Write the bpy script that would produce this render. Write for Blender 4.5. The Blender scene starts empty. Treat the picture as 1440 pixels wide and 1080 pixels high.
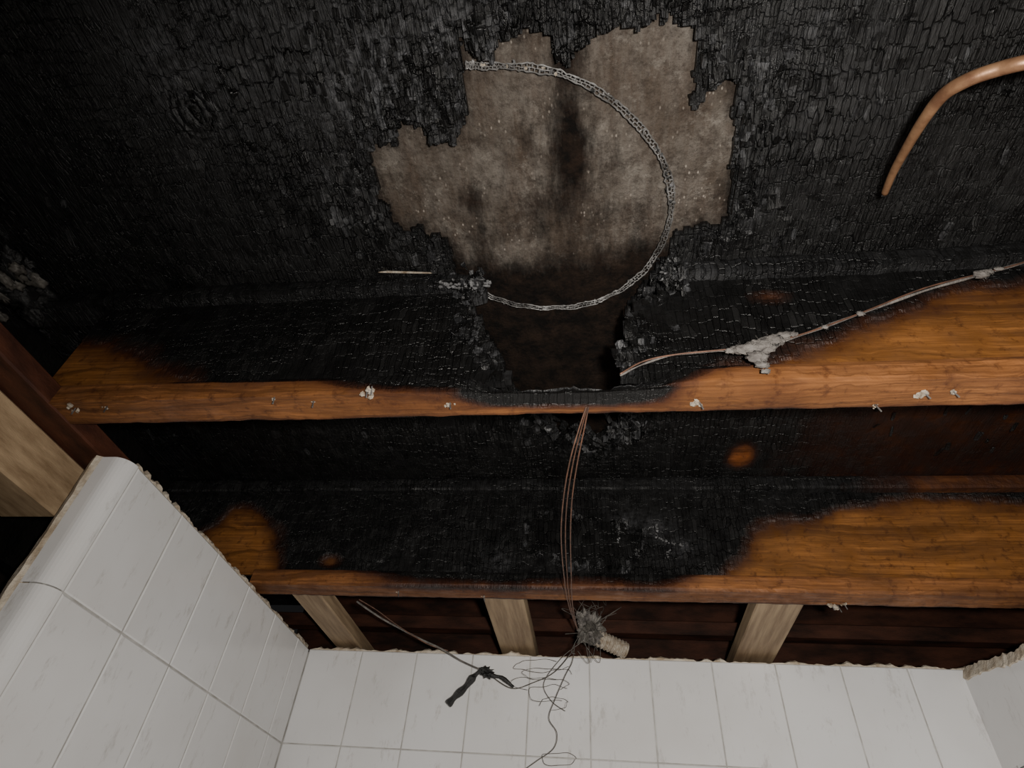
import bpy, math, random
import numpy as np
from mathutils import Vector, Matrix, Euler
random.seed(7); rng=np.random.RandomState(7)
CZ=1.8            # eye height of the phone; all z below are relative to it
F=850.0
# ---------------- camera ----------------
Zc=Vector((87,895,-850)).normalized()
Xc=Vector((6420,175,850)); Xc=(Xc-Zc*Xc.dot(Zc)).normalized()
Yc=Zc.cross(Xc)
R=Matrix((Xc,Yc,Zc))
cam=bpy.data.cameras.new('camera'); co=bpy.data.objects.new('camera',cam)
bpy.context.collection.objects.link(co)
co.matrix_world=Matrix.Translation((0,0,CZ))@R.to_4x4()
cam.sensor_width=36; cam.lens=36*F/1440; cam.clip_start=.01
bpy.context.scene.camera=co
def ray(px,py): return R@Vector((px-720,540-py,-F))
def pz(px,py,z): d=ray(px,py); return d*(z/d.z)
def pY(px,py,Y): d=ray(px,py); return d*(Y/d.y)
def pD(px,py,dep): return ray(px,py)*(dep/F)
# key measures (I-joists 302 mm deep, 58x38 flanges)
HJ=.60; HD=.90; FH=.038; FW=.058
YJ1=pz(750,547,HJ).y; YJ2=pz(900,830,HJ).y
WT=.585; YB=pz(870,926,WT).y
XL=pz(300,768,WT).x; YN=pz(183,657,WT).y
XR=pY(1350,939,YB).x
# ---------------- numpy noise ----------------
def hsh(a,b,s=0):
    v=np.sin(a*127.1+b*311.7+s*74.7)*43758.5453
    return v-np.floor(v)
def vn(x,y,s=0):
    xi=np.floor(x);yi=np.floor(y);fx=x-xi;fy=y-yi
    fx=fx*fx*(3-2*fx);fy=fy*fy*(3-2*fy)
    a=hsh(xi,yi,s);b=hsh(xi+1,yi,s);c=hsh(xi,yi+1,s);d=hsh(xi+1,yi+1,s)
    return (a*(1-fx)+b*fx)*(1-fy)+(c*(1-fx)+d*fx)*fy
def fbm(x,y,o=4,s=0):
    r=0;a=.5;t=0
    for i in range(o):
        r=r+a*vn(x*2**i,y*2**i,s+i*3);t+=a;a*=.5
    return r/t
def sd(x,y,poly):
    """signed distance, positive inside"""
    P=np.array(poly);d=np.full(x.shape,1e9);ins=np.zeros(x.shape,bool)
    n=len(P)
    for i in range(n):
        x1,y1=P[i];x2,y2=P[(i+1)%n];dx=x2-x1;dy=y2-y1
        t=np.clip(((x-x1)*dx+(y-y1)*dy)/(dx*dx+dy*dy+1e-12),0,1)
        d=np.minimum(d,(x-x1-t*dx)**2+(y-y1-t*dy)**2)
        c=((y1>y)!=(y2>y))
        with np.errstate(divide='ignore',invalid='ignore'):
            xx=dx*(y-y1)/(dy if abs(dy)>1e-12 else 1e-12)+x1
        ins^=(c&(x<xx))
    d=np.sqrt(d);return np.where(ins,d,-d)
def sm(a,b,x):
    t=np.clip((x-a)/(b-a),0,1);return t*t*(3-2*t)
# ---------------- shader helpers ----------------
class NT:
    def __init__(s,name):
        s.m=bpy.data.materials.new(name);s.m.use_nodes=True;s.t=s.m.node_tree
        s.t.nodes.clear();s.o=s.n('ShaderNodeOutputMaterial');s.b=s.n('ShaderNodeBsdfPrincipled')
        s.l(s.b.outputs[0],s.o.inputs[0])
    def n(s,t,**k):
        x=s.t.nodes.new(t)
        for a,b in k.items(): setattr(x,a,b)
        return x
    def l(s,a,b): s.t.links.new(a,b)
    def put(s,sock,v):
        if isinstance(v,(int,float,tuple,list)): sock.default_value=v
        else: s.l(v,sock)
    def math(s,op,a,b=0.0,c=None,clamp=False):
        x=s.n('ShaderNodeMath',operation=op,use_clamp=clamp);s.put(x.inputs[0],a);s.put(x.inputs[1],b)
        if c is not None:s.put(x.inputs[2],c)
        return x.outputs[0]
    def mix(s,f,a,b):
        x=s.n('ShaderNodeMix',data_type='RGBA');s.put(x.inputs[0],f)
        s.put(x.inputs[6],(*a,1) if isinstance(a,tuple) else a);s.put(x.inputs[7],(*b,1) if isinstance(b,tuple) else b)
        return x.outputs[2]
    def ramp(s,f,st):
        x=s.n('ShaderNodeValToRGB');s.put(x.inputs[0],f);e=x.color_ramp.elements
        while len(e)<len(st): e.new(.5)
        for i,(p,c) in enumerate(st):
            e[i].position=p;e[i].color=(*c,1) if isinstance(c,tuple) else (c,c,c,1)
        return x.outputs[0]
    def pos(s): return s.n('ShaderNodeNewGeometry').outputs['Position']
    def mapp(s,v,sc,loc=(0,0,0)):
        x=s.n('ShaderNodeMapping');s.l(v,x.inputs[0]);x.inputs['Scale'].default_value=sc;x.inputs['Location'].default_value=loc
        return x.outputs[0]
    def noise(s,v,sc,det=4,rough=.5,dist=0):
        x=s.n('ShaderNodeTexNoise');s.l(v,x.inputs['Vector']);x.inputs['Scale'].default_value=sc
        x.inputs['Detail'].default_value=det;x.inputs['Roughness'].default_value=rough;x.inputs['Distortion'].default_value=dist
        return x
    def vor(s,v,feat,metric='EUCLIDEAN',rnd=1.0):
        x=s.n('ShaderNodeTexVoronoi',feature=feat,voronoi_dimensions='2D')
        if feat!='DISTANCE_TO_EDGE': x.distance=metric
        s.l(v,x.inputs['Vector']);x.inputs['Scale'].default_value=1;x.inputs['Randomness'].default_value=rnd;return x
    def attr(s,n): return s.n('ShaderNodeAttribute',attribute_name=n).outputs['Fac']
    def bump(s,h,dist,st=1):
        x=s.n('ShaderNodeBump');s.put(x.inputs['Height'],h);x.inputs['Distance'].default_value=dist;x.inputs['Strength'].default_value=st
        s.l(x.outputs[0],s.b.inputs['Normal'])
    def set(s,**k):
        for a,v in k.items():
            s.put(s.b.inputs[a.replace('_',' ')],(*v,1) if (isinstance(v,tuple) and len(v)==3) else v)
def char_mat(name,plane,wood,dark,knot=None,grainscale=1.0):
    m=NT(name);p=m.pos()
    sp=m.n('ShaderNodeSeparateXYZ');m.l(p,sp.inputs[0])
    cb=m.n('ShaderNodeCombineXYZ');m.l(sp.outputs[1 if plane=='XY' else 2],cb.inputs[0]);m.l(sp.outputs[0],cb.inputs[1])
    if plane=='BEAM':
        m.l(m.math('ADD',sp.outputs[1],sp.outputs[2]),cb.inputs[0])
    uv=cb.outputs[0]
    nz=m.noise(uv,3,3).outputs['Color']
    v1=m.n('ShaderNodeVectorMath',operation='MULTIPLY_ADD');m.l(nz,v1.inputs[0]);v1.inputs[1].default_value=(.08,.04,0);m.l(uv,v1.inputs[2])
    nzb=m.noise(uv,34,4).outputs['Color']
    v2=m.n('ShaderNodeVectorMath',operation='MULTIPLY_ADD');m.l(nzb,v2.inputs[0]);v2.inputs[1].default_value=(.012,.0035,0);m.l(v1.outputs[0],v2.inputs[2])
    w=v2.outputs[0]
    # irregular rectangular char blocks: F2-F1 with the Chebychev metric, long with the grain
    def cells(sc,rn):
        q=m.mapp(w,sc);a=m.vor(q,'F1','CHEBYCHEV',rn);b=m.vor(q,'F2','CHEBYCHEV',rn)
        e=m.ramp(m.math('SUBTRACT',b.outputs['Distance'],a.outputs['Distance']),[(0,0.0),(.11,1.0)])
        s_=m.n('ShaderNodeSeparateColor');m.l(a.outputs['Color'],s_.inputs[0]);return e,s_.outputs[0],s_.outputs[1]
    e1,r1,r1b=cells((33,96,1),.6)
    e2,r2,r2b=cells((60,190,1),.6)
    # long hairline checks along the grain
    chk=m.ramp(m.noise(m.mapp(w,(8,170,1)),1,3,.5).outputs['Fac'],[(.37,0.0),(.43,1.0)])
    fine=m.noise(m.mapp(uv,(40,240,1)),1,5,.7).outputs['Fac']
    msk=m.ramp(m.noise(uv,5,3).outputs['Fac'],[(.38,.06),(.62,1.0)])
    msk2=m.ramp(m.noise(m.mapp(uv,(1,1,1),(3,5,0)),6,3).outputs['Fac'],[(.45,.0),(.6,1.0)])
    hh=m.math('MULTIPLY',m.math('ADD',m.math('MULTIPLY',e1,.42),m.math('MULTIPLY',r1,.42)),msk)
    hh=m.math('ADD',hh,m.math('MULTIPLY',m.math('MULTIPLY',m.math('ADD',m.math('MULTIPLY',e2,.26),m.math('MULTIPLY',r2,.18)),1.0),msk2))
    hh=m.math('ADD',hh,m.math('MULTIPLY',chk,.22))
    hh=m.math('ADD',hh,m.math('MULTIPLY',fine,.42))
    ch=m.attr('char')
    nzc=m.noise(uv,13,7,.68).outputs['Fac']
    chn=m.math('ADD',ch,m.math('MULTIPLY',m.math('SUBTRACT',nzc,.5),.6))
    fac=m.ramp(chn,[(.45,0.0),(.85,1.0)])
    # wood
    gs=m.noise(m.mapp(w,(34*grainscale,2.2,1)),1,6,.65,.9).outputs['Fac']
    g2=m.noise(m.mapp(uv,(260,7,1)),1,3).outputs['Fac']
    wc=m.mix(m.ramp(gs,[(.38,1.0),(.58,0.0)]),wood,tuple(c*.36 for c in wood))
    wc=m.mix(m.math('MULTIPLY',m.ramp(g2,[(.3,0.0),(.7,1.0)]),.55),wc,dark)
    wc=m.mix(m.ramp(m.noise(uv,4,5,.6).outputs['Fac'],[(.38,0.0),(.72,.75)]),wc,tuple(c*.28 for c in wood))
    wc=m.mix(m.ramp(m.noise(uv,45,4,.7).outputs['Fac'],[(.54,0.0),(.68,.65)]),wc,dark)
    wc=m.mix(m.ramp(chn,[(.08,0.0),(.35,.6),(.6,1.0)]),wc,dark)
    ash=m.math('MULTIPLY',m.attr('ash'),m.ramp(m.noise(w,55,6,.75).outputs['Fac'],[(.40,0.0),(.7,1.0)]))
    cc=m.mix(m.noise(uv,9,5).outputs['Fac'],(.0014,.0014,.0015),(.0095,.0093,.0093))
    crack=m.math('MULTIPLY',m.math('SUBTRACT',1,e1),msk)
    cc=m.mix(m.math('MULTIPLY',crack,.75),cc,(.001,.001,.001))
    cc=m.mix(m.math('MULTIPLY',m.ramp(r1b,[(.8,0.0),(.95,.5)]),msk),cc,(.022,.0218,.0216))
    cc=m.mix(ash,cc,(.12,.122,.13))
    m.set(Base_Color=m.mix(fac,wc,cc))
    rgh=m.ramp(m.noise(uv,26,5,.6).outputs['Fac'],[(.32,.22),(.68,.56)])
    m.set(Roughness=m.math('ADD',m.math('MULTIPLY',m.math('SUBTRACT',1,fac),.22),rgh))
    m.put(m.b.inputs['Specular IOR Level'],m.math('MULTIPLY_ADD',fac,.12,.28))
    ht=m.math('ADD',m.math('MULTIPLY',hh,fac),m.math('MULTIPLY',gs,m.math('MULTIPLY',m.math('SUBTRACT',1,fac),.14)))
    if knot:
        d=m.n('ShaderNodeVectorMath',operation='DISTANCE');m.l(m.mapp(p,(1,.75,0)),d.inputs[0]);d.inputs[1].default_value=(knot[0],knot[1]*.75,0)
        dn=m.math('ADD',d.outputs['Value'],m.math('MULTIPLY',m.math('SUBTRACT',m.noise(uv,22,4).outputs['Fac'],.5),.04))
        rr=m.math('SINE',m.math('MULTIPLY',dn,460))
        fo=m.ramp(dn,[(0,1.0),(.05,0.0)])
        ht=m.math('ADD',ht,m.math('MULTIPLY',m.math('MULTIPLY',rr,fo),.6))
    m.bump(ht,.0062,1)
    return m.m
def simple(name,c1,c2,sc=20,rough=.6,metal=0,bump=.001,bs=None,scale3=(1,1,1),spec=.5):
    m=NT(name);p=m.mapp(m.pos(),scale3);n=m.noise(p,sc,5,.6).outputs['Fac']
    m.set(Base_Color=m.mix(m.ramp(n,[(.35,0.0),(.65,1.0)]),c1,c2),Roughness=rough,Metallic=metal)
    m.put(m.b.inputs['Specular IOR Level'],spec)
    m.bump(m.noise(p,bs or sc*3,5,.6).outputs['Fac'],bump);return m.m
# ---------------- mesh builder ----------------
class MB:
    def __init__(s): s.v=[];s.f=[];s.mi=[];s.at={}
    def add(s,v,f,mi=0,char=0.,ash=0.):
        o=len(s.v);s.v+= [tuple(x) for x in v];s.f+=[tuple(i+o for i in q) for q in f];s.mi+=[mi]*len(f)
        for k,val in (('char',char),('ash',ash)):
            s.at.setdefault(k,[]);s.at[k]+= list(val) if hasattr(val,'__len__') else [val]*len(v)
    def box(s,x0,x1,y0,y1,z0,z1,mi=0,b=.002,**k):
        vs=[];
        for X,Y,Z in [(x,y,z) for x in(0,1) for y in(0,1) for z in(0,1)]:
            x=(x0,x1)[X];y=(y0,y1)[Y];z=(z0,z1)[Z];sx=(b,-b)[X];sy=(b,-b)[Y];sz=(b,-b)[Z]
            vs+=[(x,y+sy,z+sz),(x+sx,y,z+sz),(x+sx,y+sy,z)]
        I=lambda X,Y,Z,a:(X*4+Y*2+Z)*3+a
        fs=[]
        for a in (0,1):
            fs.append((I(a,0,0,0),I(a,1,0,0),I(a,1,1,0),I(a,0,1,0)))
            fs.append((I(0,a,0,1),I(1,a,0,1),I(1,a,1,1),I(0,a,1,1)))
            fs.append((I(0,0,a,2),I(1,0,a,2),I(1,1,a,2),I(0,1,a,2)))
            for c in (0,1):
                fs.append((I(a,c,0,0),I(a,c,1,0),I(a,c,1,1),I(a,c,0,1)))
                fs.append((I(a,0,c,0),I(a,1,c,0),I(a,1,c,2),I(a,0,c,2)))
                fs.append((I(0,a,c,1),I(1,a,c,1),I(1,a,c,2),I(0,a,c,2)))
                for e in (0,1): fs.append((I(a,c,e,0),I(a,c,e,1),I(a,c,e,2)))
        s.add(vs,fs,mi,**k)
    def tube(s,pts,r,mi=0,seg=8,smooth=6,**k):
        P=[Vector(p) for p in pts]
        if smooth>1 and len(P)>2:
            Q=[]
            for i in range(len(P)-1):
                p0=P[max(i-1,0)];p1=P[i];p2=P[i+1];p3=P[min(i+2,len(P)-1)]
                for j in range(smooth):
                    t=j/smooth
                    Q.append(.5*((2*p1)+(p2-p0)*t+(2*p0-5*p1+4*p2-p3)*t*t+(3*p1-p0-3*p2+p3)*t**3))
            Q.append(P[-1]);P=Q
        n=len(P);vs=[];fs=[];up=None
        for i,p in enumerate(P):
            t=(P[min(i+1,n-1)]-P[max(i-1,0)])
            t=t.normalized() if t.length>1e-9 else Vector((0,0,1))
            if up is None:
                up=t.orthogonal().normalized()
            up=(up-t*up.dot(t));up=up.normalized() if up.length>1e-6 else t.orthogonal().normalized()
            w=t.cross(up);rr=r(i/(n-1)) if callable(r) else r
            for a in range(seg):
                A=2*math.pi*a/seg;vs.append(p+(up*math.cos(A)+w*math.sin(A))*rr)
        for i in range(n-1):
            for a in range(seg):
                b=(a+1)%seg;fs.append((i*seg+a,i*seg+b,(i+1)*seg+b,(i+1)*seg+a))
        fs.append(tuple(range(seg))[::-1]);fs.append(tuple((n-1)*seg+a for a in range(seg)))
        s.add(vs,fs,mi,**k)
    def blob(s,c,rad,amp=.35,fr=3.,mi=0,sub=2,seed=0,**k):
        import bmesh
        from mathutils import noise
        bm=bmesh.new();bmesh.ops.create_icosphere(bm,subdivisions=sub,radius=1)
        bm.verts.ensure_lookup_table();c=Vector(c);rad=Vector(rad) if hasattr(rad,'__len__') else Vector((rad,)*3)
        vs=[]
        for v in bm.verts:
            q=v.co*(1+amp*noise.fractal(v.co*fr+Vector((seed*7.1,seed*3.3,0)),.7,2.,4)*1.6)
            vs.append(c+Vector((q.x*rad.x,q.y*rad.y,q.z*rad.z)))
        fs=[tuple(x.index for x in f.verts) for f in bm.faces];bm.free()
        s.add(vs,fs,mi,**k)
    def build(s,name,mats,parent=None,smooth=False):
        me=bpy.data.meshes.new(name);me.from_pydata([(x,y,z+CZ) for x,y,z in s.v],[],s.f)
        for m in mats: me.materials.append(m)
        me.polygons.foreach_set('material_index',s.mi)
        for k,v in s.at.items():
            a=me.attributes.new(k,'FLOAT','POINT');a.data.foreach_set('value',v)
        if smooth: me.polygons.foreach_set('use_smooth',[True]*len(s.f))
        me.update();o=bpy.data.objects.new(name,me);bpy.context.collection.objects.link(o)
        if parent:o.parent=parent
        return o
def empty(name):
    o=bpy.data.objects.new(name,None);bpy.context.collection.objects.link(o);return o
def grid(name,u0,u1,v0,v1,d,plane,w,mat,keep=None,disp=None,char=None,ash=None,soot=None,th=0,parent=None):
    nu=int((u1-u0)/d)+1;nv=int((v1-v0)/d)+1
    U,V=np.meshgrid(np.linspace(u0,u1,nu),np.linspace(v0,v1,nv),indexing='xy')
    U=U.ravel();V=V.ravel();W=np.full(U.shape,w)
    if disp is not None:W=W+disp(U,V)
    i=np.arange(nu-1)[None,:]+nu*np.arange(nv-1)[:,None];i=i.ravel()
    Fc=np.stack([i,i+1,i+nu+1,i+nu],1)
    if keep is not None:
        cu=U[i]+d/2;cv=V[i]+d/2;Fc=Fc[keep(cu,cv)]
    used=np.zeros(len(U),bool);used[Fc.ravel()]=True;re=np.cumsum(used)-1
    Fc=re[Fc];U=U[used];V=V[used];W=W[used]
    co_=np.stack([U,V,W+CZ],1) if plane=='Z' else np.stack([U,W,V+CZ],1)
    me=bpy.data.meshes.new(name);me.from_pydata(co_.tolist(),[],Fc.tolist());me.materials.append(mat)
    for nm,fn in (('char',char),('ash',ash),('soot',soot)):
        if fn is not None:
            a=me.attributes.new(nm,'FLOAT','POINT');v=fn(U,V);v=np.full(U.shape,float(v)) if np.isscalar(v) else v
            a.data.foreach_set('value',v.astype(np.float32))
    o=bpy.data.objects.new(name,me);bpy.context.collection.objects.link(o)
    if th:
        so=o.modifiers.new('thickness','SOLIDIFY');so.thickness=th;so.offset=1 if plane=='Z' else -1
    if parent:o.parent=parent
    return o
# ---------------- materials ----------------
kn=pz(275,155,HD)
M_deck=char_mat('charred_plywood','XY',(.24,.075,.018),(.022,.0065,.003),knot=(kn.x,kn.y))
M_web=char_mat('charred_web_board','XZ',(.36,.145,.036),(.036,.011,.004))
M_fl=char_mat('scorched_flange_lumber','BEAM',(.36,.145,.048),(.045,.014,.0065),grainscale=2.)
M_pine=simple('pine_lumber',(.33,.24,.145),(.17,.11,.062),3,.65,0,.0006,60,(22,1.5,22))
M_pineX=simple('dusty_pine_lumber',(.44,.315,.19),(.25,.165,.09),6,.65,0,.0006,60,(10,2,10))
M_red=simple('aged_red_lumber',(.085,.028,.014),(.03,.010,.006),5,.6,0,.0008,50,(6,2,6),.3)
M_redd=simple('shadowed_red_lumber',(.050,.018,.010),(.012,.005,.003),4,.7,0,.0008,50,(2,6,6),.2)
M_dark=simple('blackened_lumber',(.006,.0055,.005),(.002,.002,.002),12,.6,0,.003,60,(1,1,1),.25)
M_void=simple('dark_cavity_backing',(.022,.014,.010),(.010,.007,.005),6,.8,0,.001,30,(1,1,1),.2)
M_mort=simple('broken_mortar',(.60,.54,.45),(.34,.27,.19),40,.9,0,.004,120)
M_copper=simple('copper_sooted',(.40,.23,.125),(.18,.09,.05),30,.45,.55,.0004)
M_wire=simple('bare_copper_wire',(.20,.10,.065),(.10,.06,.045),60,.5,.5,.0002)
M_sooty=simple('sooty_wire',(.13,.12,.105),(.05,.045,.04),60,.6,.2,.0003)
M_fuzz=simple('grey_insulation_fuzz',(.19,.175,.16),(.08,.072,.067),60,.95,0,.003,260)
M_ash=simple('ash_flake',(.18,.18,.185),(.035,.035,.035),70,.8,0,.002)
M_metal=simple('galvanised_burnt_metal',(.26,.255,.25),(.045,.042,.04),22,.5,.35,.001)
M_black=simple('charred_plastic',(.006,.006,.006),(.02,.02,.02),60,.45,0,.003)
M_res=simple('plaster_residue',(.42,.38,.32),(.20,.15,.10),80,.9,0,.002)
# tile
m=NT('white_glazed_tile');p=m.pos()
tc=m.mix(m.ramp(m.noise(p,3,5).outputs['Fac'],[(.42,0.0),(.75,.5)]),(.70,.70,.705),(.52,.50,.475))
tc=m.mix(m.ramp(m.noise(m.mapp(p,(1,1,.35)),36,6,.75).outputs['Fac'],[(.57,0.0),(.74,.6)]),tc,(.32,.29,.26))
m.set(Base_Color=tc,Roughness=.16)
m.bump(m.noise(p,9,2).outputs['Fac'],.003,.5);M_tile=m.m
M_grout=simple('grout',(.48,.47,.45),(.32,.31,.29),30,.85,0,.001)
# smoked board seen through the hole
m=NT('smoke_stained_cement_board');p=m.pos()
base=m.mix(m.ramp(m.noise(p,6,7,.7).outputs['Fac'],[(.33,0.0),(.66,1.0)]),(.068,.055,.044),(.160,.143,.125))
streak=m.noise(m.mapp(p,(34,7,1)),1,6,.7).outputs['Fac']
base=m.mix(m.ramp(streak,[(.43,0.0),(.70,.75)]),base,(.050,.032,.021))
mott=m.noise(p,40,7,.8).outputs['Fac']
base=m.mix(m.ramp(mott,[(.46,0.0),(.62,.68)]),base,(.030,.023,.018))
base=m.mix(m.ramp(m.noise(p,26,7,.8).outputs['Fac'],[(.55,0.0),(.7,.6)]),base,(.22,.20,.175))
sp=m.n('ShaderNodeTexVoronoi',feature='F1');m.l(m.mapp(p,(1,.6,1)),sp.inputs['Vector']);sp.inputs['Scale'].default_value=130
dots=m.math('MULTIPLY',m.ramp(sp.outputs['Distance'],[(.12,1.0),(.24,0.0)]),m.ramp(m.noise(p,14,4).outputs['Fac'],[(.5,0.0),(.64,1.0)]))
base=m.mix(m.math('MULTIPLY',dots,.8),base,(.34,.30,.26))
so=m.math('ADD',m.attr('soot'),m.math('MULTIPLY',m.math('SUBTRACT',m.noise(m.mapp(p,(1.3,.45,1)),18,9,.8).outputs['Fac'],.5),2.3))
base=m.mix(m.ramp(so,[(.18,0.0),(.65,.75),(1.15,1.0)]),base,m.mix(m.ramp(m.noise(p,30,6,.75).outputs['Fac'],[(.4,0.0),(.65,1.0)]),(.0035,.0028,.0024),(.018,.011,.0075)))
m.set(Base_Color=base,Roughness=.85);m.put(m.b.inputs['Specular IOR Level'],.12)
m.bump(m.math('ADD',m.noise(p,150,5,.6).outputs['Fac'],m.math('MULTIPLY',m.noise(m.mapp(p,(1,.5,1)),45,6,.7).outputs['Fac'],1.5)),.0035);M_board=m.m

# ---------------- ceiling deck with burnt hole ----------------
hole_px=[(650,58),(658,76),(672,84),(690,84),(694,102),(702,62),(740,52),(770,50),(775,92),(800,92),(808,74),(835,64),(840,52),(850,60),(862,42),(885,35),(905,42),(912,32),(940,26),(968,28),(978,45),(974,78),(979,110),(972,140),(978,152),(992,142),(1000,126),(1012,116),(1029,120),(1024,165),(1030,180),(1024,215),(1030,250),(1020,280),(1024,300),(1010,320),(975,322),(948,325),(942,350),(925,375),(900,400),(885,420),(878,450),(880,480),(866,505),(870,530),(874,560),(890,590),(862,620),(835,612),(800,620),(770,602),(742,575),(725,540),(705,500),(685,465),(672,440),(664,405),(645,385),(637,352),(622,325),(604,334),(595,318),(568,328),(551,308),(548,293),(532,278),(539,262),(526,240),(522,210),(540,206),(563,213),(565,176),(590,181),(600,200),(622,205),(645,195),(658,170),(661,150),(652,120)]
hole=[tuple(pz(a,b,HD+.008)[:2]) for a,b in hole_px]
def block(u,v,a,b,s=0):
    wu=u+.014*(fbm(u*9,v*9,2,5)-.5)+.003*(fbm(u*50,v*30,2,6)-.5);wv=v+.03*(fbm(u*7,v*7,2,8)-.5)+.004*(fbm(u*40,v*40,2,7)-.5)
    r=np.floor(wu/a);c=np.floor(wv/b+hsh(r,r*0,s)*7)
    return r,c,hsh(r,c,s+1),(r+.5)*a,(c+.5-hsh(r,r*0,s)*7)*b
def keep_lo(u,v):
    r,c,h,cu,cv=block(u,v,.013,.026,1)
    return sd(.7*cu+.3*u,.7*cv+.3*v,hole)-.004*(fbm(u*160,v*160,2,3)-.5) < -.003-.016*h-.022*(h>.8)
def keep_hi(u,v):
    r,c,h,cu,cv=block(u,v,.010,.020,2)
    return sd(.6*cu+.4*u,.6*cv+.4*v,hole)-.004*(fbm(u*120,v*120,2,3)-.5) < .000-.005*h
def disp_lo(u,v):
    r,c,h,cu,cv=block(u,v,.013,.034,1)
    s=np.exp(np.minimum(sd(u,v,hole),0)/.09)
    return -(h*.0012+h*.0034*s+(h>.85)*.005*s)*np.minimum(1,.35+fbm(u*5,v*5,3,3))+.005*(fbm(u*4,v*4,3,9)-.5)-.006*s*fbm(u*25,v*14,3,6)-.0015*fbm(u*60,v*26,3,16)
pa=pz(1042,640,HD);pb=pz(268,592,HD)
xr0=pz(1000,640,HD).x
def char_deck(u,v):
    c=np.ones(u.shape)
    z=sm(xr0,xr0+.3,u+.1*(fbm(u*8,v*8,3,4)-.5))*(v>YJ1+.03)*(v<YJ2+.05)
    c-=.48*z*(.7+.35*fbm(u*5,v*5,3,11))
    c=np.minimum(c,1-1.1*np.exp(-(((u-pa.x)/.034)**2+((v-pa.y)/.05)**2)**1.2))
    c=np.minimum(c,1-.7*np.exp(-(((u-pb.x)/.03)**2+((v-pb.y)/.03)**2)))
    c=np.where(v>YJ2+.06,.75,c)
    return c
ash_sheen_p=[(560,110,.09,.75),(520,150,.05,.6),(640,60,.05,.6),(700,40,.05,.6),(1000,100,.02,.5),(940,400,.04,.6),(240,80,.07,.45),(430,80,.16,.3),(650,395,.03,.6),(1060,300,.02,.5),(1100,120,.14,.2),(300,220,.2,.12)]  # ash patches, with faint greyish sheen painted in at upper left
ash_sheen_w=[(pz(a,b,HD),r,k) for a,b,r,k in ash_sheen_p]
def ash_sheen_deck(u,v):
    a=.32*np.exp(np.minimum(sd(u,v,hole),0)/.015)
    for p_,r,k in ash_sheen_w: a=a+k*np.exp(-((u-p_.x)**2+(v-p_.y)**2)/r**2)
    return np.clip(a,0,1)
ceiling=empty('ceiling')
grid('scorched_deck_ply',-1.55,1.75,-.25,2.1,.006,'Z',HD,M_deck,keep_lo,disp_lo,char_deck,ash_sheen_deck,th=.006,parent=ceiling)
grid('deck_inner_ply',-.7,.6,.0,1.4,.0035,'Z',HD+.0085,M_deck,keep_hi,lambda u,v:-.002*hsh(np.floor(u/.008),np.floor(v/.016),3),lambda u,v:1.0,lambda u,v:.15*fbm(u*20,v*20,2,1),th=.008,parent=ceiling)
spots=[(795,180,.028,.08,.6),(805,240,.03,.07,.6),(770,290,.05,.03,.5),(660,285,.03,.03,.55),(720,330,.08,.025,.4),(880,300,.05,.025,.4),(810,100,.03,.04,.45),(690,350,.03,.03,.3),(900,355,.03,.03,.4),(740,180,.02,.05,.25),(860,210,.02,.05,.2)]
spw=[(pz(a,b,HD+.02),ru,rv,k) for a,b,ru,rv,k in spots]
yb0=pz(780,380,HD).y
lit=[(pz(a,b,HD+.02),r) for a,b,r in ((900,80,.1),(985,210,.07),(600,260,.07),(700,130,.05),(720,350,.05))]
def soot(u,v):
    s=np.full(u.shape,.22)
    for p_,ru,rv,k in spw: s=s+k*np.exp(-(((u-p_.x)/ru)**2+((v-p_.y)/rv)**2))
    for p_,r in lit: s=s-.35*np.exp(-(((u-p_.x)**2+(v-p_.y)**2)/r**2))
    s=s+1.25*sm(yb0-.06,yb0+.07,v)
    s=s+.35*np.exp(-np.maximum(sd(u,v,hole),0)/.010)
    return s
grid('cement_board',-.75,.65,-.05,1.45,.01,'Z',HD+.024,M_board,None,lambda u,v:.003*fbm(u*6,v*6,3,2),None,None,soot,th=.01)

# char chips curling around the hole
mb=MB()
def chip(c,a,b,t,rot,mi,**k):
    vs=[];
    for z in (0,1):
        for (x,y) in ((-1,-1),(.1,-1.1),(1,-1),(1.05,.1),(1,1),(-.1,1.1),(-1,1),(-1.05,0)):
            vs.append(Vector(c)+rot@Vector((x*a*random.uniform(.75,1.05),y*b*random.uniform(.75,1.05),(z-.5)*t+random.gauss(0,t*.3))))
    fs=[(7,6,5,4,3,2,1,0),(8,9,10,11,12,13,14,15)]+[(i,(i+1)%8,8+(i+1)%8,8+i) for i in range(8)]
    mb.add(vs,fs,mi,**k)
H=[Vector((*h_,0)) for h_ in hole]
def inhole(x,y): return sd(np.array([x]),np.array([y]),hole)[0]
for i in range(850):
    k=random.randrange(len(H));a=H[k];b=H[(k+1)%len(H)]
    p_=a.lerp(b,random.random());n=(b-a).normalized() if (b-a).length>0 else Vector((1,0,0));n=Vector((-n.y,n.x,0))
    off=abs(random.gauss(0,.04))+.014
    c1=p_+n*off;
    big=random.random()<.25;lim=-.022 if big else -.010
    if inhole(c1.x,c1.y)>lim: c1=p_-n*off
    if inhole(c1.x,c1.y)>lim: continue
    if abs(c1.y-YJ1-.03)<.05 : continue
    rot=Euler((random.gauss(0,.25),random.gauss(0,.32),random.gauss(0,.12))).to_matrix()
    chip((c1.x,c1.y,HD-.007-random.random()*.004),random.uniform(.006,.010) if big else random.uniform(.002,.006),random.uniform(.010,.020) if big else random.uniform(.005,.012),random.uniform(.0015,.003),rot,0,char=1,ash=random.choice((0,0,0,0,.3,.6)))
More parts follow.
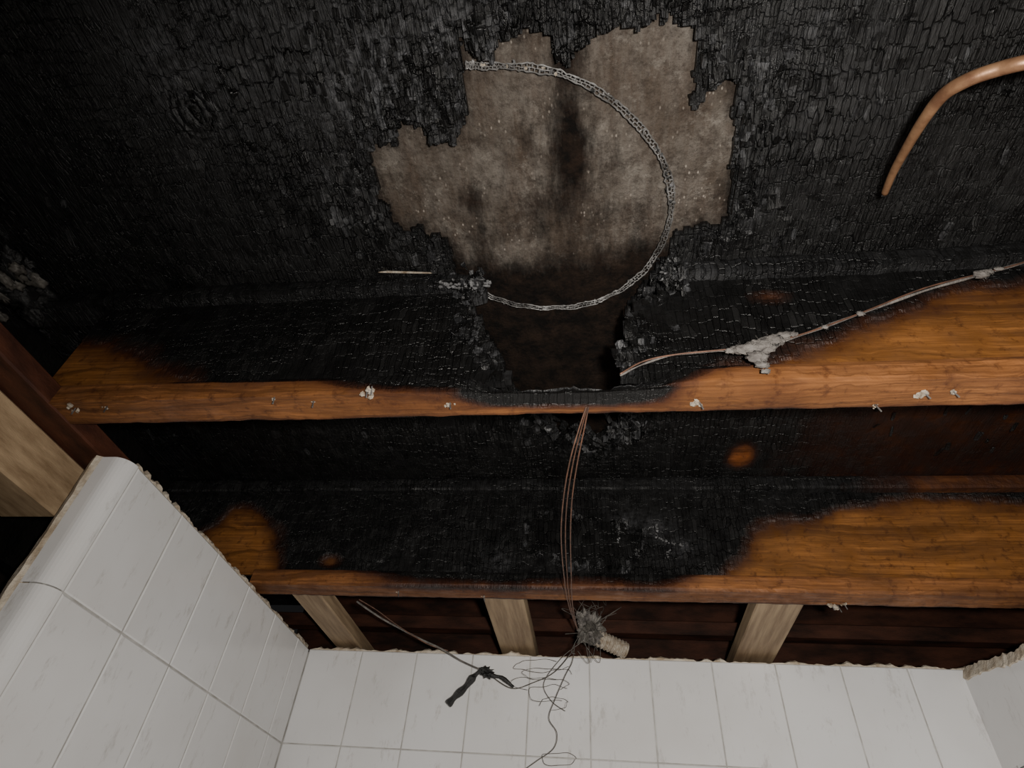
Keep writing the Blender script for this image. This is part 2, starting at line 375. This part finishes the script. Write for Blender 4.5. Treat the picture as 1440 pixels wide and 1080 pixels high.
for i in range(900):
    x=random.uniform(-1.2,1.1);y=random.uniform(.1,1.2)
    if random.random()<.6: q=pz(*random.choice(((560,120),(560,120),(1060,130),(620,50))),HD);x=random.gauss(q.x,.12);y=random.gauss(q.y,.1)
    if inhole(x,y)>-.02 or abs(y-YJ1-.03)<.06: continue
    rot=Euler((random.gauss(0,.18),random.gauss(0,.26),random.gauss(0,.08))).to_matrix()
    chip((x,y,HD-.004),random.uniform(.002,.006),random.uniform(.006,.018),random.uniform(.001,.002),rot,0,char=1,ash=random.choice((0,0,0,0,0,.2,.5)))
mb.build('char_flakes',[M_deck],ceiling)

# ---------------- I-joists ----------------
def beam(mb,x0,x1,y0,y1,z0,z1,charf,ashf=None,shape=None,dx=.01,rough=.0012,seed=0):
    nx=max(2,int((x1-x0)/dx));sec=[]
    m1,m2=7,5
    for i in range(m1): sec.append((i/m1,0,'b'))
    for i in range(m2): sec.append((1,i/m2,'k'))
    for i in range(m1): sec.append((1-i/m1,1,'t'))
    for i in range(m2): sec.append((0,1-i/m2,'f'))
    ns=len(sec);vs=[];ch=[];ash=[]
    for i in range(nx+1):
        x=x0+(x1-x0)*i/nx
        for j,(a,b,sd_) in enumerate(sec):
            aa=min(max(a,.03),.97) if b in(0,1) else a
            y=y0+(y1-y0)*aa;z=z0+(z1-z0)*b
            if b not in (0,1): z=z0+(z1-z0)*min(max(b,.06),.94)
            if shape: y,z=shape(x,y,z,a,b)
            n=float(vn(np.array(x*60.),np.array(j*1.3+seed),seed))-.5
            n2=float(vn(np.array(x*9.),np.array(seed+j*.4),seed+5))-.5
            y+=rough*n*(1 if a<.5 else -1);z+=rough*(n+1.5*n2)
            vs.append((x,y,z));ch.append(charf(x,a,b));ash.append(ashf(x,a,b) if ashf else 0)
    fs=[]
    for i in range(nx):
        for j in range(ns):
            k=(j+1)%ns;fs.append((i*ns+j,(i+1)*ns+j,(i+1)*ns+k,i*ns+k))
    fs.append(tuple(range(ns)));fs.append(tuple(nx*ns+j for j in range(ns))[::-1])
    mb.add(vs,fs,0,char=ch,ash=ash)
def smf(a,b,x):
    t=min(max((x-a)/(b-a),0),1);return t*t*(3-2*t)
def X1(px,py=547): return pY(px,py,YJ1).x
def X2(px,py=820): return pY(px,py,YJ2).x
XJ0=X1(35,575)
j1=empty('ceiling_joist')
a0,a1,a2,a3=X1(450),X1(690),X1(905),X1(985)
def nz1(x,s=0,f=30): return float(fbm(np.array(x*f),np.array(s*1.7),3,s))-.5
def burn1(x): return smf(a1-.07,a1+.03,x+.03*nz1(x,1))*(1-smf(a2-.03,a2+.07,x+.03*nz1(x,2)))
def shape1(x,y,z,a,b):
    k=burn1(x)
    z-=k*(b**1.2)*(.021+.020*nz1(x,4,45)+.012*nz1(x,24,110))*(1-.4*a)
    if a<.4: y+=k*(1-a/.4)*(.016+.014*nz1(x,14,60))*(.5+b)
    return y,z
def c1(x,a,b):
    mid=smf(a0-.05,a1,x)*(1-smf(a2,a3+.04,x))
    edge=smf(a0-.45,a0+.06,x)*(1-smf(a3,a3+.12,x))
    v=0
    if a<=.001 or (b==0 and a<.16): v=mid*(.55+.9*b)+.75*edge*b
    if b==0: v=max(v,mid*(.68-.4*a)+burn1(x)*(1.5-1.9*a)); v=max(v,.15)
    if b==1: v=.25+.9*edge
    if a>=.999:v=.5
    return v+.35*nz1(x,7,12)
mb=MB();beam(mb,XJ0,1.75,YJ1,YJ1+FW,HJ,HJ+FH,c1,lambda x,a,b:.3*burn1(x)*(b>.3),shape1,dx=.005,seed=1)
mb.build('bottom_flange',[M_fl],j1)
mb=MB();rz=HD-FH
g0=pY(680,385,YJ1).x;g1=pY(938,378,YJ1).x
def shT(x,y,z,a,b):
    e=max(math.exp(-abs(x-g0)/.03),math.exp(-abs(x-g1)/.03))
    return y+(.012*e if a<.3 else 0)+.006*nz1(x,13,50)*(1-a),z+(e*.014*(1-b))+(.004*nz1(x,3,14)+.006*nz1(x,33,60))*(1-b)
beam(mb,-1.5,g0,YJ1,YJ1+FW,rz,HD-.003,lambda x,a,b:1,lambda x,a,b:.35*math.exp(-abs(x-g0)/.12)+.08,shT,seed=3,dx=.007)
beam(mb,g1,1.75,YJ1,YJ1+FW,rz,HD-.003,lambda x,a,b:1,lambda x,a,b:.5*math.exp(-abs(x-g1)/.1)+.14,shT,seed=4,dx=.007)
mb.build('top_flange',[M_fl],j1)
YW1=YJ1+.023
def polyY(px,Y): return [(pY(a,b,Y).x,pY(a,b,Y).z) for a,b in px]
wh1_px=[(668,395),(664,440),(680,465),(698,498),(715,530),(722,560),(872,560),(872,525),(862,500),(884,482),(874,458),(886,436),(905,420),(950,395),(950,340),(655,340)]
wh1=polyY(wh1_px,YW1)
wl1=polyY([(-300,420),(0,448),(60,448),(140,466),(215,486),(260,504),(300,520),(310,600),(-300,600)],YW1)
wr1=polyY([(930,522),(1010,500),(1090,480),(1150,464),(1220,432),(1290,408),(1440,382),(1600,360),(1600,600),(930,600)],YW1)
pr=pY(1085,420,YW1)
def blk2(u,v): return block(u,v,.011,.022,3)
def keepw1(u,v):
    r,c,h,cu,cv=blk2(u,v);return sd(cu,cv,wh1)-.012*(fbm(u*90,v*90,3,3)-.5)<.003-.016*h
def charw1(u,v):
    n=.05*(fbm(u*14,v*14,4,6)-.5)
    s=np.maximum(sd(u,v,wl1),sd(u,v,wr1))+n
    c=1.0-sm(-.02,.11,s)**.8
    c=np.minimum(c,1-.45*np.exp(-(((u-pr.x)/.04)**2+((v-pr.z)/.02)**2)))
    return c
def dispw(u,v):
    r,c,h,cu,cv=blk2(u,v);return -h*.0012-.003*fbm(u*50,v*30,3,4)
grid('web',XJ0-.03,1.75,HJ+FH-.003,rz+.003,.005,'Y',YW1,M_web,keepw1,lambda u,v:dispw(u,v)*(charw1(u,v)>.6),charw1,lambda u,v:.2*np.exp(np.minimum(sd(u,v,wh1),0)/.02),th=.011,parent=j1)
def webchips(poly,Y,n,z0,z1,par,spread=.02,ashc=(0,0,.3,.7)):
    global mb
    mb=MB()
    for i in range(n):
        k=random.randrange(len(poly));a=Vector((*poly[k],0));b=Vector((*poly[(k+1)%len(poly)],0))
        q=a.lerp(b,random.random())+Vector((random.gauss(0,spread),random.gauss(0,spread),0))
        if not(z0<q.y<z1):continue
        if sd(np.array([q.x]),np.array([q.y]),poly)[0]>-.002:continue
        rot=(Matrix.Rotation(math.pi/2,3,'X')@Euler((random.gauss(0,.3),random.gauss(0,.3),random.gauss(0,.3))).to_matrix())
        chip((q.x,Y-.004-random.random()*.004,q.y),random.uniform(.002,.008),random.uniform(.004,.014),random.uniform(.0012,.003),rot,0,char=1,ash=random.choice(ashc))
    mb.build('char_chips',[M_web],par)
webchips(wh1,YW1,420,HJ+FH+.004,rz-.002,j1)
mb=MB()
for i in range(110):
    a,b=random.choice(((668,392),(660,398),(955,375),(962,360),(960,345),(945,395)))
    q=pY(random.gauss(a,10),random.gauss(b,9),YJ1+random.uniform(-.002,.02))
    rot=Euler([random.gauss(0,.6) for _ in range(3)]).to_matrix()
    chip(q,random.uniform(.002,.007),random.uniform(.004,.012),random.uniform(.002,.004),rot,0,char=1,ash=random.choice((0,0,.3,.7)))
for i in range(170):
    a,b=random.choice(((760,592),(790,612),(830,618),(868,612),(885,590),(880,600)))
    q=pz(random.gauss(a,12),random.gauss(b,8),HD-random.uniform(0,.02))
    rot=Euler([random.gauss(0,.6) for _ in range(3)]).to_matrix()
    chip(q,random.uniform(.003,.012),random.uniform(.006,.02),random.uniform(.002,.004),rot,0,char=1,ash=random.choice((0,0,.3,.6)))
mb.build('charred_remnants',[M_fl],j1)
# joist 2
j2=empty('ceiling_joist')
XJ2=XL-.02
def c2(x,a,b):
    mid=smf(X2(430),X2(600),x)*(1-smf(X2(930),X2(1010),x))
    v=.16
    if a<=.001: v=mid*(.3+.8*b)
    if b==0: v=max(.2,mid*(.66-.8*a))
    if b==1: v=.3+.8*mid
    if a>=.999:v=.5
    return v+.4*nz1(x,17,9)
mb=MB();beam(mb,XJ2,1.9,YJ2,YJ2+FW,HJ,HJ+FH,c2,None,None,dx=.008,seed=11);mb.build('bottom_flange',[M_fl],j2)
mb=MB()
xb=pY(1180,705,YJ2).x
beam(mb,XJ0-.5,1.9,YJ2,YJ2+FW,rz,HD-.003,lambda x,a,b:1-.5*smf(xb-.1,xb+.25,x),lambda x,a,b:.12,lambda x,y,z,a,b:(y,z+.003*nz1(x,9,12)),seed=13)
mb.build('top_flange',[M_fl],j2)
YW2=YJ2+.023
wl2=polyY([(200,738),(280,738),(325,708),(375,706),(404,738),(402,778),(394,840),(200,840)],YW2)
wr2=polyY([(965,818),(1000,795),(1034,770),(1042,738),(1075,724),(1140,715),(1190,700),(1700,680),(1700,850),(965,850)],YW2)
wh2=polyY([(742,732),(790,724),(822,732),(860,738),(905,750),(900,778),(872,803),(840,792),(800,797),(775,782),(745,774)],YW2)
p4=pY(465,790,YW2)
def keepw2(u,v):
    r,c,h,cu,cv=blk2(u,v);return sd(cu,cv,wh2)<.003-.010*h
def charw2(u,v):
    n=.05*(fbm(u*12,v*12,4,16)-.5)
    s=np.maximum(sd(u,v,wl2),sd(u,v,wr2))+n
    c=1.0-sm(-.02,.085,s)**.8
    c=np.minimum(c,1-.65*np.exp(-(((u-p4.x)/.03)**2+((v-p4.z)/.02)**2)))
    return c
def ash2(u,v):
    a=0*u+.05
    for q in ((925,740),(880,735),(960,770),(700,790)):
        w_=pY(*q,YW2);a=a+.4*np.exp(-((u-w_.x)**2+(v-w_.z)**2)/.03**2)
    return a
grid('web',XJ0-.3,1.9,HJ+FH-.003,rz+.003,.005,'Y',YW2,M_web,keepw2,lambda u,v:dispw(u,v)*(charw2(u,v)>.6),charw2,ash2,th=.005,parent=j2)
grid('web_back_ply',XJ0-.3,1.9,HJ+FH-.003,rz+.003,.02,'Y',YW2+.0062,M_web,None,None,lambda u,v:1.0,None,th=.005,parent=j2)
webchips(wh2,YW2,200,HJ+FH+.004,rz-.002,j2,.006,(0,0,.2,.4,.7))
mb=MB()
for ln in ([(868,728),(871,745),(869,765)],[(905,745),(925,738),(921,755),(940,762),(962,768)],[(938,785),(942,772)]):
    for i in range(len(ln)-1):
        for t in range(9):
            f=(t+random.random())/9
            q=pY(ln[i][0]+(ln[i+1][0]-ln[i][0])*f+random.gauss(0,1),ln[i][1]+(ln[i+1][1]-ln[i][1])*f+random.gauss(0,1),YW2-.004)
            mb.blob(q,(random.uniform(.001,.003),.002,random.uniform(.001,.003)),.6,3,0,1,t)
mb.build('ash_cracks',[M_ash],j2)
for (lst,Y,par) in (([(105,575,1.3),(515,551,1.2),(522,547,1),(632,567,1),(983,567,1.2),(1298,552,1.2),(1338,550,1),(1230,570,.6),(440,565,.5),(385,560,.4),(150,572,.5)],YJ1,j1),([(1168,850,1.4),(1178,853,1.6),(1186,849,1),(680,838,.5),(560,832,.5)],YJ2,j2)):
    mb=MB()
    for q,(a,b,k_) in enumerate(lst):
        w_=pz(a,b,HJ-.001)
        for t in range(5):
            mb.blob((w_.x+random.gauss(0,.0035*k_),w_.y+random.gauss(0,.0035*k_),HJ-.001-random.random()*.003),random.uniform(.0015,.0036)*k_,.6,3,0,1,q*5+t)
        mb.tube([(w_.x,w_.y,HJ+.004),(w_.x+.004,w_.y-.002,HJ-.014)],.0011,1,6,1)
    mb.build('plaster_residue',[M_res,M_metal],par)

# ---------------- framing left ----------------
mb=MB()
mb.box(XJ0-.14,XJ0+.035,.15,YB+.2,HJ-.002,HJ+.036,0,.003)
mb.box(XJ0-.30,XJ0-.26,-.2,YB+.25,HJ-.1,HD-.004,1,.002)
mb.build('rim_board',[M_red,M_dark])
mb=MB()
mb.box(XJ0-.135,XJ0-.02,.1,YN+.03,HJ-.10,HJ-.004,0,.004)
mb.build('wall_top_plate',[M_pineX])
mb=MB();mb.box(-1.5,-1.46,-.4,YB+.3,-CZ,HD-.004,0,.002)
for y in (.2,.6,1.0,1.4): mb.box(-1.46,-1.37,y,y+.038,-CZ,HD-.01,0,.002)
mb.build('wall_side',[M_void])  # dark wall added to close the open left side; cavity darkness in its colour
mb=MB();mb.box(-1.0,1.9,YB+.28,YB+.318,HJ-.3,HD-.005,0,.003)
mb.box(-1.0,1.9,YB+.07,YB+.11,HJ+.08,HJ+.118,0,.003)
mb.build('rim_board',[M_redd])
for a,b,wd in ((445,858,.075),(712,862,.095),(1093,864,.10)):
    w_=pz(a,b,HJ)
    mb=MB();mb.box(w_.x-wd/2,w_.x+wd/2,YJ2+FW+.003,YB+.27,HJ+.004,HJ+.042,0,.003);mb.build('ceiling_blocking',[M_pine])

# ---------------- tiled walls ----------------
TW,TH=.155,.232
def tilewall(mb,org,du,nrm,length,ztop,zbot,g=.0014):
    org=Vector(org);du=Vector(du);nrm=Vector(nrm)
    b=.0022;t=.004
    u=0;
    while u<length-1e-4:
        w_=min(TW,length-u);z=ztop
        while z>zbot+1e-4:
            h=min(TH,z-zbot)
            def P(uu,zz,o): q=org+du*uu+nrm*o;return (q.x,q.y,zz)
            A=[P(u+g,z-h+g,0),P(u+w_-g,z-h+g,0),P(u+w_-g,z-g,0),P(u+g,z-g,0)]
            B=[P(u+g,z-h+g,t*.6),P(u+w_-g,z-h+g,t*.6),P(u+w_-g,z-g,t*.6),P(u+g,z-g,t*.6)]
            C=[P(u+g+b,z-h+g+b,t),P(u+w_-g-b,z-h+g+b,t),P(u+w_-g-b,z-g-b,t),P(u+g+b,z-g-b,t)]
            f=[(8,9,10,11)]
            for i in range(4):
                j=(i+1)%4;f+=[(i,j,4+j,4+i),(4+i,4+j,8+j,8+i)]
            mb.add(A+B+C,f,0)
            z-=TH
        u+=TW
def groutfill(mb,org,du,nrm,length,ztop,zbot,o):
    org=Vector(org)+Vector(nrm)*o;e=org+Vector(du)*length
    mb.add([(org.x,org.y,zbot),(e.x,e.y,zbot),(e.x,e.y,ztop),(org.x,org.y,ztop)],[(0,1,2,3)],1)
def ragged(mb,p0,p1,nrm,z,th,hgt,mi,n=120,seed=0,zf=None):
    p0=Vector(p0);p1=Vector(p1);nrm=Vector(nrm);vs=[];fs=[]
    for i in range(n+1):
        t=i/n;q=p0.lerp(p1,t)
        r1=float(fbm(np.array(t*n*.35),np.array(seed+.0),3,seed));r2=float(fbm(np.array(t*n*.5),np.array(seed+5.),3,seed+2))
        zz=(zf(t) if zf else z)
        a=q+nrm*(r2*.003-.003);b_=q-nrm*th*(.8+.4*r1)
        h=hgt*(.1+1.3*max(0,r1-.15))
        vs+=[(a.x,a.y,zz-.006),(a.x,a.y,zz+h*.6),(q.x-nrm.x*th*.3,q.y-nrm.y*th*.3,zz+h),(b_.x,b_.y,zz+h*.5*r2),(b_.x,b_.y,zz-.03)]
    for i in range(n):
        for j in range(4):
            fs.append((i*5+j,(i+1)*5+j,(i+1)*5+j+1,i*5+j+1))
    mb.add(vs,fs,mi)
FL=-CZ
mb=MB()
mb.box(XL-.05,XR+.3,YB+.004,YB+.035,FL,WT-.006,1,.002)
tilewall(mb,(XL,YB+.004,0),(1,0,0),(0,-1,0),XR-XL+.1,WT,FL,.0010)
groutfill(mb,(XL,YB+.004,0),(1,0,0),(0,-1,0),XR-XL+.1,WT-.002,FL,.0027)
ragged(mb,(XL,YB+.002,0),(XR+.1,YB+.002,0),(0,-1,0),WT-.002,.03,.016,2,260,3)
mb.build('wall_back',[M_tile,M_grout,M_mort])
mb=MB()
mb.box(XL-.035,XL-.004,YN,YB+.03,FL,WT-.006,1,.002)
tilewall(mb,(XL-.004,YN,0),(0,1,0),(1,0,0),YB-YN,WT,FL,.0017)
groutfill(mb,(XL-.004,YN,0),(0,1,0),(1,0,0),YB-YN,WT-.002,FL,.0020)
zt=WT
while zt>FL+.01:
    h=min(TH,zt-FL);vs=[];fs=[];pr_=[]
    for k in range(9):
        A=math.pi/2*k/8;pr_.append((XL-.028+.028*math.cos(A),YN-.002-.03*math.sin(A)))
    pr_.append((XL-.05,YN-.032))
    for (x,y) in pr_: vs+=[(x,y,zt-.001),(x,y,zt-h+.001)]
    n=len(pr_)
    for k in range(n-1): fs.append((2*k,2*k+1,2*k+3,2*k+2))
    o=len(vs);vs+=[(XL-.05,YN,zt-.001),(XL-.0,YN,zt-.001)]
    fs.append(tuple([2*k for k in range(n)]+[o,o+1]))
    mb.add(vs,fs,0);zt-=TH
mb.box(XL-.05,XL-.020,YN-.020,YN+.02,FL,WT-.004,1,.003)
ragged(mb,(XL-.005,YN-.0,0),(XL-.005,YB,0),(1,0,0),WT-.001,.038,.023,2,190,8)
n=220
vs=[];fs=[]
for i in range(n+1):
    z=FL+(WT-FL)*i/n;r=float(fbm(np.array(i*.22),np.array(3.),3,4));r2=float(fbm(np.array(i*.4),np.array(9.),3,6))
    vs+=[(XL-.048,YN-.030,z),(XL-.055-.006*r2,YN-.034-.004*r,z),(XL-.068-.012*r,YN-.026,z),(XL-.07-.012*r2,YN+.01,z)]
for i in range(n):
    for j in range(3): fs.append((i*4+j,(i+1)*4+j,(i+1)*4+j+1,i*4+j+1))
mb.add(vs,fs,2)
mb.build('wall_left',[M_tile,M_grout,M_mort])
mb=MB()
def zf(t): return WT-.004-.020*smf(0,.2,t)-.08*t
L=YB-.55
tilewall(mb,(XR+.004,YB,0),(0,-1,0),(-1,0,0),L,WT-.22,FL)
n=110;vs=[];fs=[]
for i in range(n+1):
    t=i/n;y=YB-L*t;z=zf(t)+.018*(float(fbm(np.array(i*.5),np.array(2.),3,3))-.5)
    rr_=.016*float(fbm(np.array(i*.4),np.array(7.),3,5))
    vs+=[(XR,y,WT-.215-0*t),(XR,y,max(z-.012-rr_,WT-.214)),(XR-.003,y,max(z-.010-rr_,WT-.213)),(XR+.004,y,max(z,WT-.214)+.004),(XR+.035,y,max(z,WT-.214)-.004)]
for i in range(n):
    for j in range(4): fs.append((i*5+j,(i+1)*5+j,(i+1)*5+j+1,i*5+j+1))
mb.add(vs,[f for k,f in enumerate(fs) if k%4==0],0)
mb.add(vs,[f for k,f in enumerate(fs) if k%4!=0],1)
mb.box(XR+.004,XR+.035,.55,YB,FL,WT-.22,1,.002)
mb.build('wall_right',[M_tile,M_mort])
mb=MB();mb.box(-1.4,1.9,-1.2,YB+.03,FL-.05,FL,0,.002);mb.build('floor',[simple('floor_tile',(.35,.32,.29),(.28,.26,.24),5,.5)])

# ---------------- ring ----------------
rp=[(655,90),(680,92),(720,92),(770,98),(815,113),(860,140),(900,178),(928,218),(942,258),(943,300),(930,342),(905,380),(870,408),(830,425),(790,431),(745,430),(705,421),(675,408)]
W=[pz(a,b,HD+.008) for a,b in rp]
mb=MB();C=[]
for i in range(len(W)-1):
    p0=W[max(i-1,0)];p1=W[i];p2=W[i+1];p3=W[min(i+2,len(W)-1)]
    for j in range(14):
        t=j/14;C.append(.5*((2*p1)+(p2-p0)*t+(2*p0-5*p1+4*p2-p3)*t*t+(3*p1-p0-3*p2+p3)*t**3))
NR=[];nC=len(C)
for i in range(nC):
    t=(C[min(i+1,nC-1)]-C[max(i-1,0)]).normalized();NR.append(Vector((-t.y,t.x,0)))
wid=[.0042+.0012*math.sin(i*.21)*math.sin(i*.043) for i in range(nC)]
for s_,rr_ in ((1,.0011),(0,.0006),(-1,.0011)):
    mb.tube([C[i]+NR[i]*(wid[i]*s_+random.gauss(0,.0006))+Vector((0,0,-.003-.0015*math.sin(i*.5))) for i in range(nC)],lambda t:rr_*(1+.5*math.sin(t*310)*math.sin(t*90)),0,6,1)
for i in range(0,nC-1,2):
    for s_ in (0,1):
        j=min(i+s_,nC-1)
        mb.tube([C[j]+NR[j]*wid[j]*(0 if s_ else -1)+Vector((0,0,-.003)),C[j]+NR[j]*wid[j]*(1 if s_ else 0)+Vector((0,0,-.003))],.0006+.0008*random.random(),0,5,1)
    if random.random()<.55: mb.blob(C[i]+Vector((random.gauss(0,.003),random.gauss(0,.003),-.003)),(random.uniform(.0015,.0035),random.uniform(.0015,.004),.002),.7,3,random.choice((0,1,2,2)) if i>60 else random.choice((0,1,3)),1,i)
mb.build('perforated_metal_ring',[M_metal,M_ash,M_black,M_res])

# ---------------- copper pipe ----------------
mb=MB()
pp=[pD(1244,272,.86),pD(1256,243,.82),pD(1275,208,.77),(pD(1298,170,.72)),pD(1326,134,.68),pD(1362,112,.65),pD(1405,97,.63),pD(1450,86,.61),pD(1530,70,.6)]
e=pp[-1];pp+=[e+Vector((.10,.02,.06)),Vector((e.x+.15,e.y+.03,HD+.0))]
mb.tube(pp,lambda t:.0045+.0030*min(t*2.2,1),0,16,8)
mb.blob(pp[0],(.0035,.0035,.003),.5,3,1,2,4)
mb.build('copper_pipe',[M_copper,M_ash],None,True)

# ---------------- cable with fuzz ----------------
mb=MB();Yc1=YJ1-.012
cp=[pY(a,b,Yc1) for a,b in ((872,528),(905,512),(950,499),(1020,493),(1065,490),(1130,470),(1210,441),(1300,409),(1380,386),(1440,369),(1560,330))]
mb.tube(cp,lambda t:(.0014 if t<.3 else .0021)+.0005*math.sin(t*60),0,8,6)
cp2=[c+Vector((0,-.003,.003*math.sin(i*2))) for i,c in enumerate(cp)]
mb.tube(cp2,.0013,1,6,6)
for q,(a,b,r) in enumerate(((1028,493,.005),(1042,491,.008),(1056,490,.011),(1072,486,.012),(1088,479,.010),(1102,472,.007),(1064,502,.009),(1072,513,.006),(1077,522,.004),(1116,470,.004),(1380,386,.007),(1390,382,.005),(1210,441,.004),(1405,378,.004),(1160,460,.003))):
    w_=pY(a,b,Yc1-.006);mb.blob(w_,(r*1.5,r*.7,r),.32,1.9,0,3,q)
    for t in range(8):
        d=Vector((random.gauss(0,1),random.gauss(0,.5),random.gauss(0,1))).normalized()*r*1.6
        mb.tube([w_,w_+d*.6+Vector((0,0,.002)),w_+d],.0002,0,4,2)
mb.build('electrical_cable',[M_fuzz,M_wire],None,True)

# ---------------- hanging wires, conduit, loops ----------------
wb=empty('hanging_wires')
mb=MB()
for k,(dx,sag) in enumerate(((0,0),(6,.012),(-5,.02))):
    pts=[(826+dx*.3,572,HJ-.001),(817+dx*.7,605,.59-sag*.5),(806+dx,650,.575-sag),(798+dx*1.1,700,.565-sag),(795+dx*1.2,750,.562-sag),(797+dx,800,.57-sag*.5),(802+dx*.5,850,.58),(812,885,.60)]
    mb.tube([pz(*q) for q in pts],.0011,0,6,6)
mb.build('copper_strands',[M_wire],wb)
mb=MB()
Yl=YB-.05
def loop(cx,cy,rx,ry,n,ph,Y,turns=1.,mi=0,r=.0006):
    pts=[pY(cx+rx*math.cos(ph+t*2*math.pi*turns/n)+random.gauss(0,1.5),cy+ry*math.sin(ph+t*2*math.pi*turns/n)+random.gauss(0,1.2),Y+.03*math.sin(t*1.3)) for t in range(n+1)]
    mb.tube(pts,r,mi,5,5)
for c_ in ((762,936,38,9,0.3),(770,948,34,8,1.2),(758,962,40,9,2.),(772,975,28,12,.8),(778,990,20,9,3.)):
    loop(c_[0],c_[1],c_[2],c_[3],12,c_[4],Yl,.8)
mb.tube([pY(a,b,Yl) for a,b in ((808,905),(805,930),(795,950),(780,985),(772,1010),(783,1030),(779,1052),(755,1070),(738,1082))],.0010,0,5,6)
mb.tube([pY(a,b,Yl+.01) for a,b in ((815,905),(790,925),(765,960),(775,985),(795,1000))],.0008,0,5,6)
loop(785,1068,26,9,12,0,Yl,1.)
mb.tube([pY(a,b,Yl) for a,b in ((690,950),(720,968),(750,960),(780,945),(806,915))],.0012,0,5,6)
for i in range(18):
    c_=pY(828+random.gauss(0,13),880+random.gauss(0,18),YB-.09)
    d=[c_+Vector((random.gauss(0,.022),random.gauss(0,.015),random.gauss(0,.028))) for _ in range(5)]
    mb.tube(d,.0007,0,5,5)
mb.build('tangled_wire',[M_sooty],wb)
mb=MB()
c_=pY(830,885,YB-.085)
mb.blob(c_,(.027,.026,.032),.5,2.2,2,4,5);mb.blob(c_+Vector((-.013,-.01,.02)),(.016,.016,.02),.6,2.6,0,3,9);mb.blob(c_+Vector((.010,-.01,-.022)),(.014,.013,.012),.6,2.6,0,3,2)
c0=pY(838,896,YB-.07);c3=pY(880,915,YB-.035);N=60
mb.tube([c0.lerp(c3,i/N) for i in range(N+1)],lambda t:.0195+.0022*math.sin(t*2*math.pi*9),1,18,1)
mb.build('burnt_flexible_conduit',[M_fuzz,M_res,M_sooty],wb)
mb=MB()
pts=[(630,991),(640,980),(655,966),(668,950),(682,941),(692,950),(706,953),(722,966)]
mb.tube([pY(a,b,Yl-.004) for a,b in pts],lambda t:(.0085 if t<.42 else .006-.003*(t-.42))*(1+.22*math.sin(t*37)),0,7,4)
mb.blob(pY(684,945,Yl-.004),(.014,.008,.011),.7,3,0,3,3)
mb.build('charred_plastic_strip',[M_black],wb)
mb=MB()
mb.tube([pz(502,846,HJ+.002),pz(525,862,.598),pz(548,876,.595),pY(590,898,YB-.10),pY(620,912,YB-.08),pY(650,930,YB-.05),pY(684,945,YB-.05)],.0022,0,7,6)
mb.tube([pz(505,843,HJ-.0),pz(530,858,.592),pz(560,880,.592),pY(600,905,YB-.09),pY(630,915,YB-.07)],.0012,1,6,6)
mb.build('loose_cable',[M_fuzz,M_wire],wb)

# ---------------- burnt insulation at far left ----------------
mb=MB()
for i in range(26):
    a=random.uniform(-10,50);b=random.uniform(360,450)
    w_=pz(a,b,random.uniform(.82,.86))
    if w_.x<XJ0-.24: w_.x=XJ0-.24
    mb.blob(w_,(random.uniform(.006,.018),random.uniform(.008,.022),random.uniform(.004,.010)),.4,2.,random.choice((0,1,1,1)),3,i)
w_=pz(25,400,.875);w_.x=max(w_.x,XJ0-.19);mb.blob(w_,(.05,.08,.03),.4,1.6,1,4,78)
mb.build('burnt_insulation_wad',[M_sooty,M_black],None,True)
mb=MB()
mb.tube([pY(488,384,YJ1-.010),pY(520,382,YJ1-.010),pY(570,383,YJ1-.010),pY(610,384,YJ1-.009)],lambda t:.0010+.0012*math.sin(t*3.1),0,6,4)
for i in range(40):
    w_=pY(random.uniform(618,690),random.gauss(400,3),YJ1-.001);mb.blob(w_,(random.uniform(.002,.006),.003,random.uniform(.001,.002)),.6,3,1,1,i)
for i in range(24):
    w_=pY(random.uniform(925,960),random.uniform(350,408),YJ1+.0);mb.blob(w_,(random.uniform(.002,.004),.003,random.uniform(.001,.003)),.6,3,random.choice((1,2,2)),1,i)
mb.build('ash_splinters',[M_res,M_ash,M_black],ceiling)

# ---------------- light ----------------
def area(name,loc,tgt,size,power,col):
    l=bpy.data.lights.new(name,'AREA');l.size=size;l.energy=power;l.color=col
    o=bpy.data.objects.new(name,l);bpy.context.collection.objects.link(o);o.location=loc
    o.rotation_euler=(Vector(tgt)-Vector(loc)).to_track_quat('-Z','Y').to_euler();return o
area('phone_flash',(.08,-.05,CZ+.0),(.56,1.0,CZ+.42),.04,24,(1,.95,.88))
area('room_fill',(.6,-.6,CZ-.5),(.5,1.6,CZ+.3),.4,3.5,(1,.9,.78))  # soft fill added low behind the camera, no known source
w=bpy.data.worlds.new('world');bpy.context.scene.world=w;w.use_nodes=True
w.node_tree.nodes['Background'].inputs[0].default_value=(.6,.6,.62,1);w.node_tree.nodes['Background'].inputs[1].default_value=.015
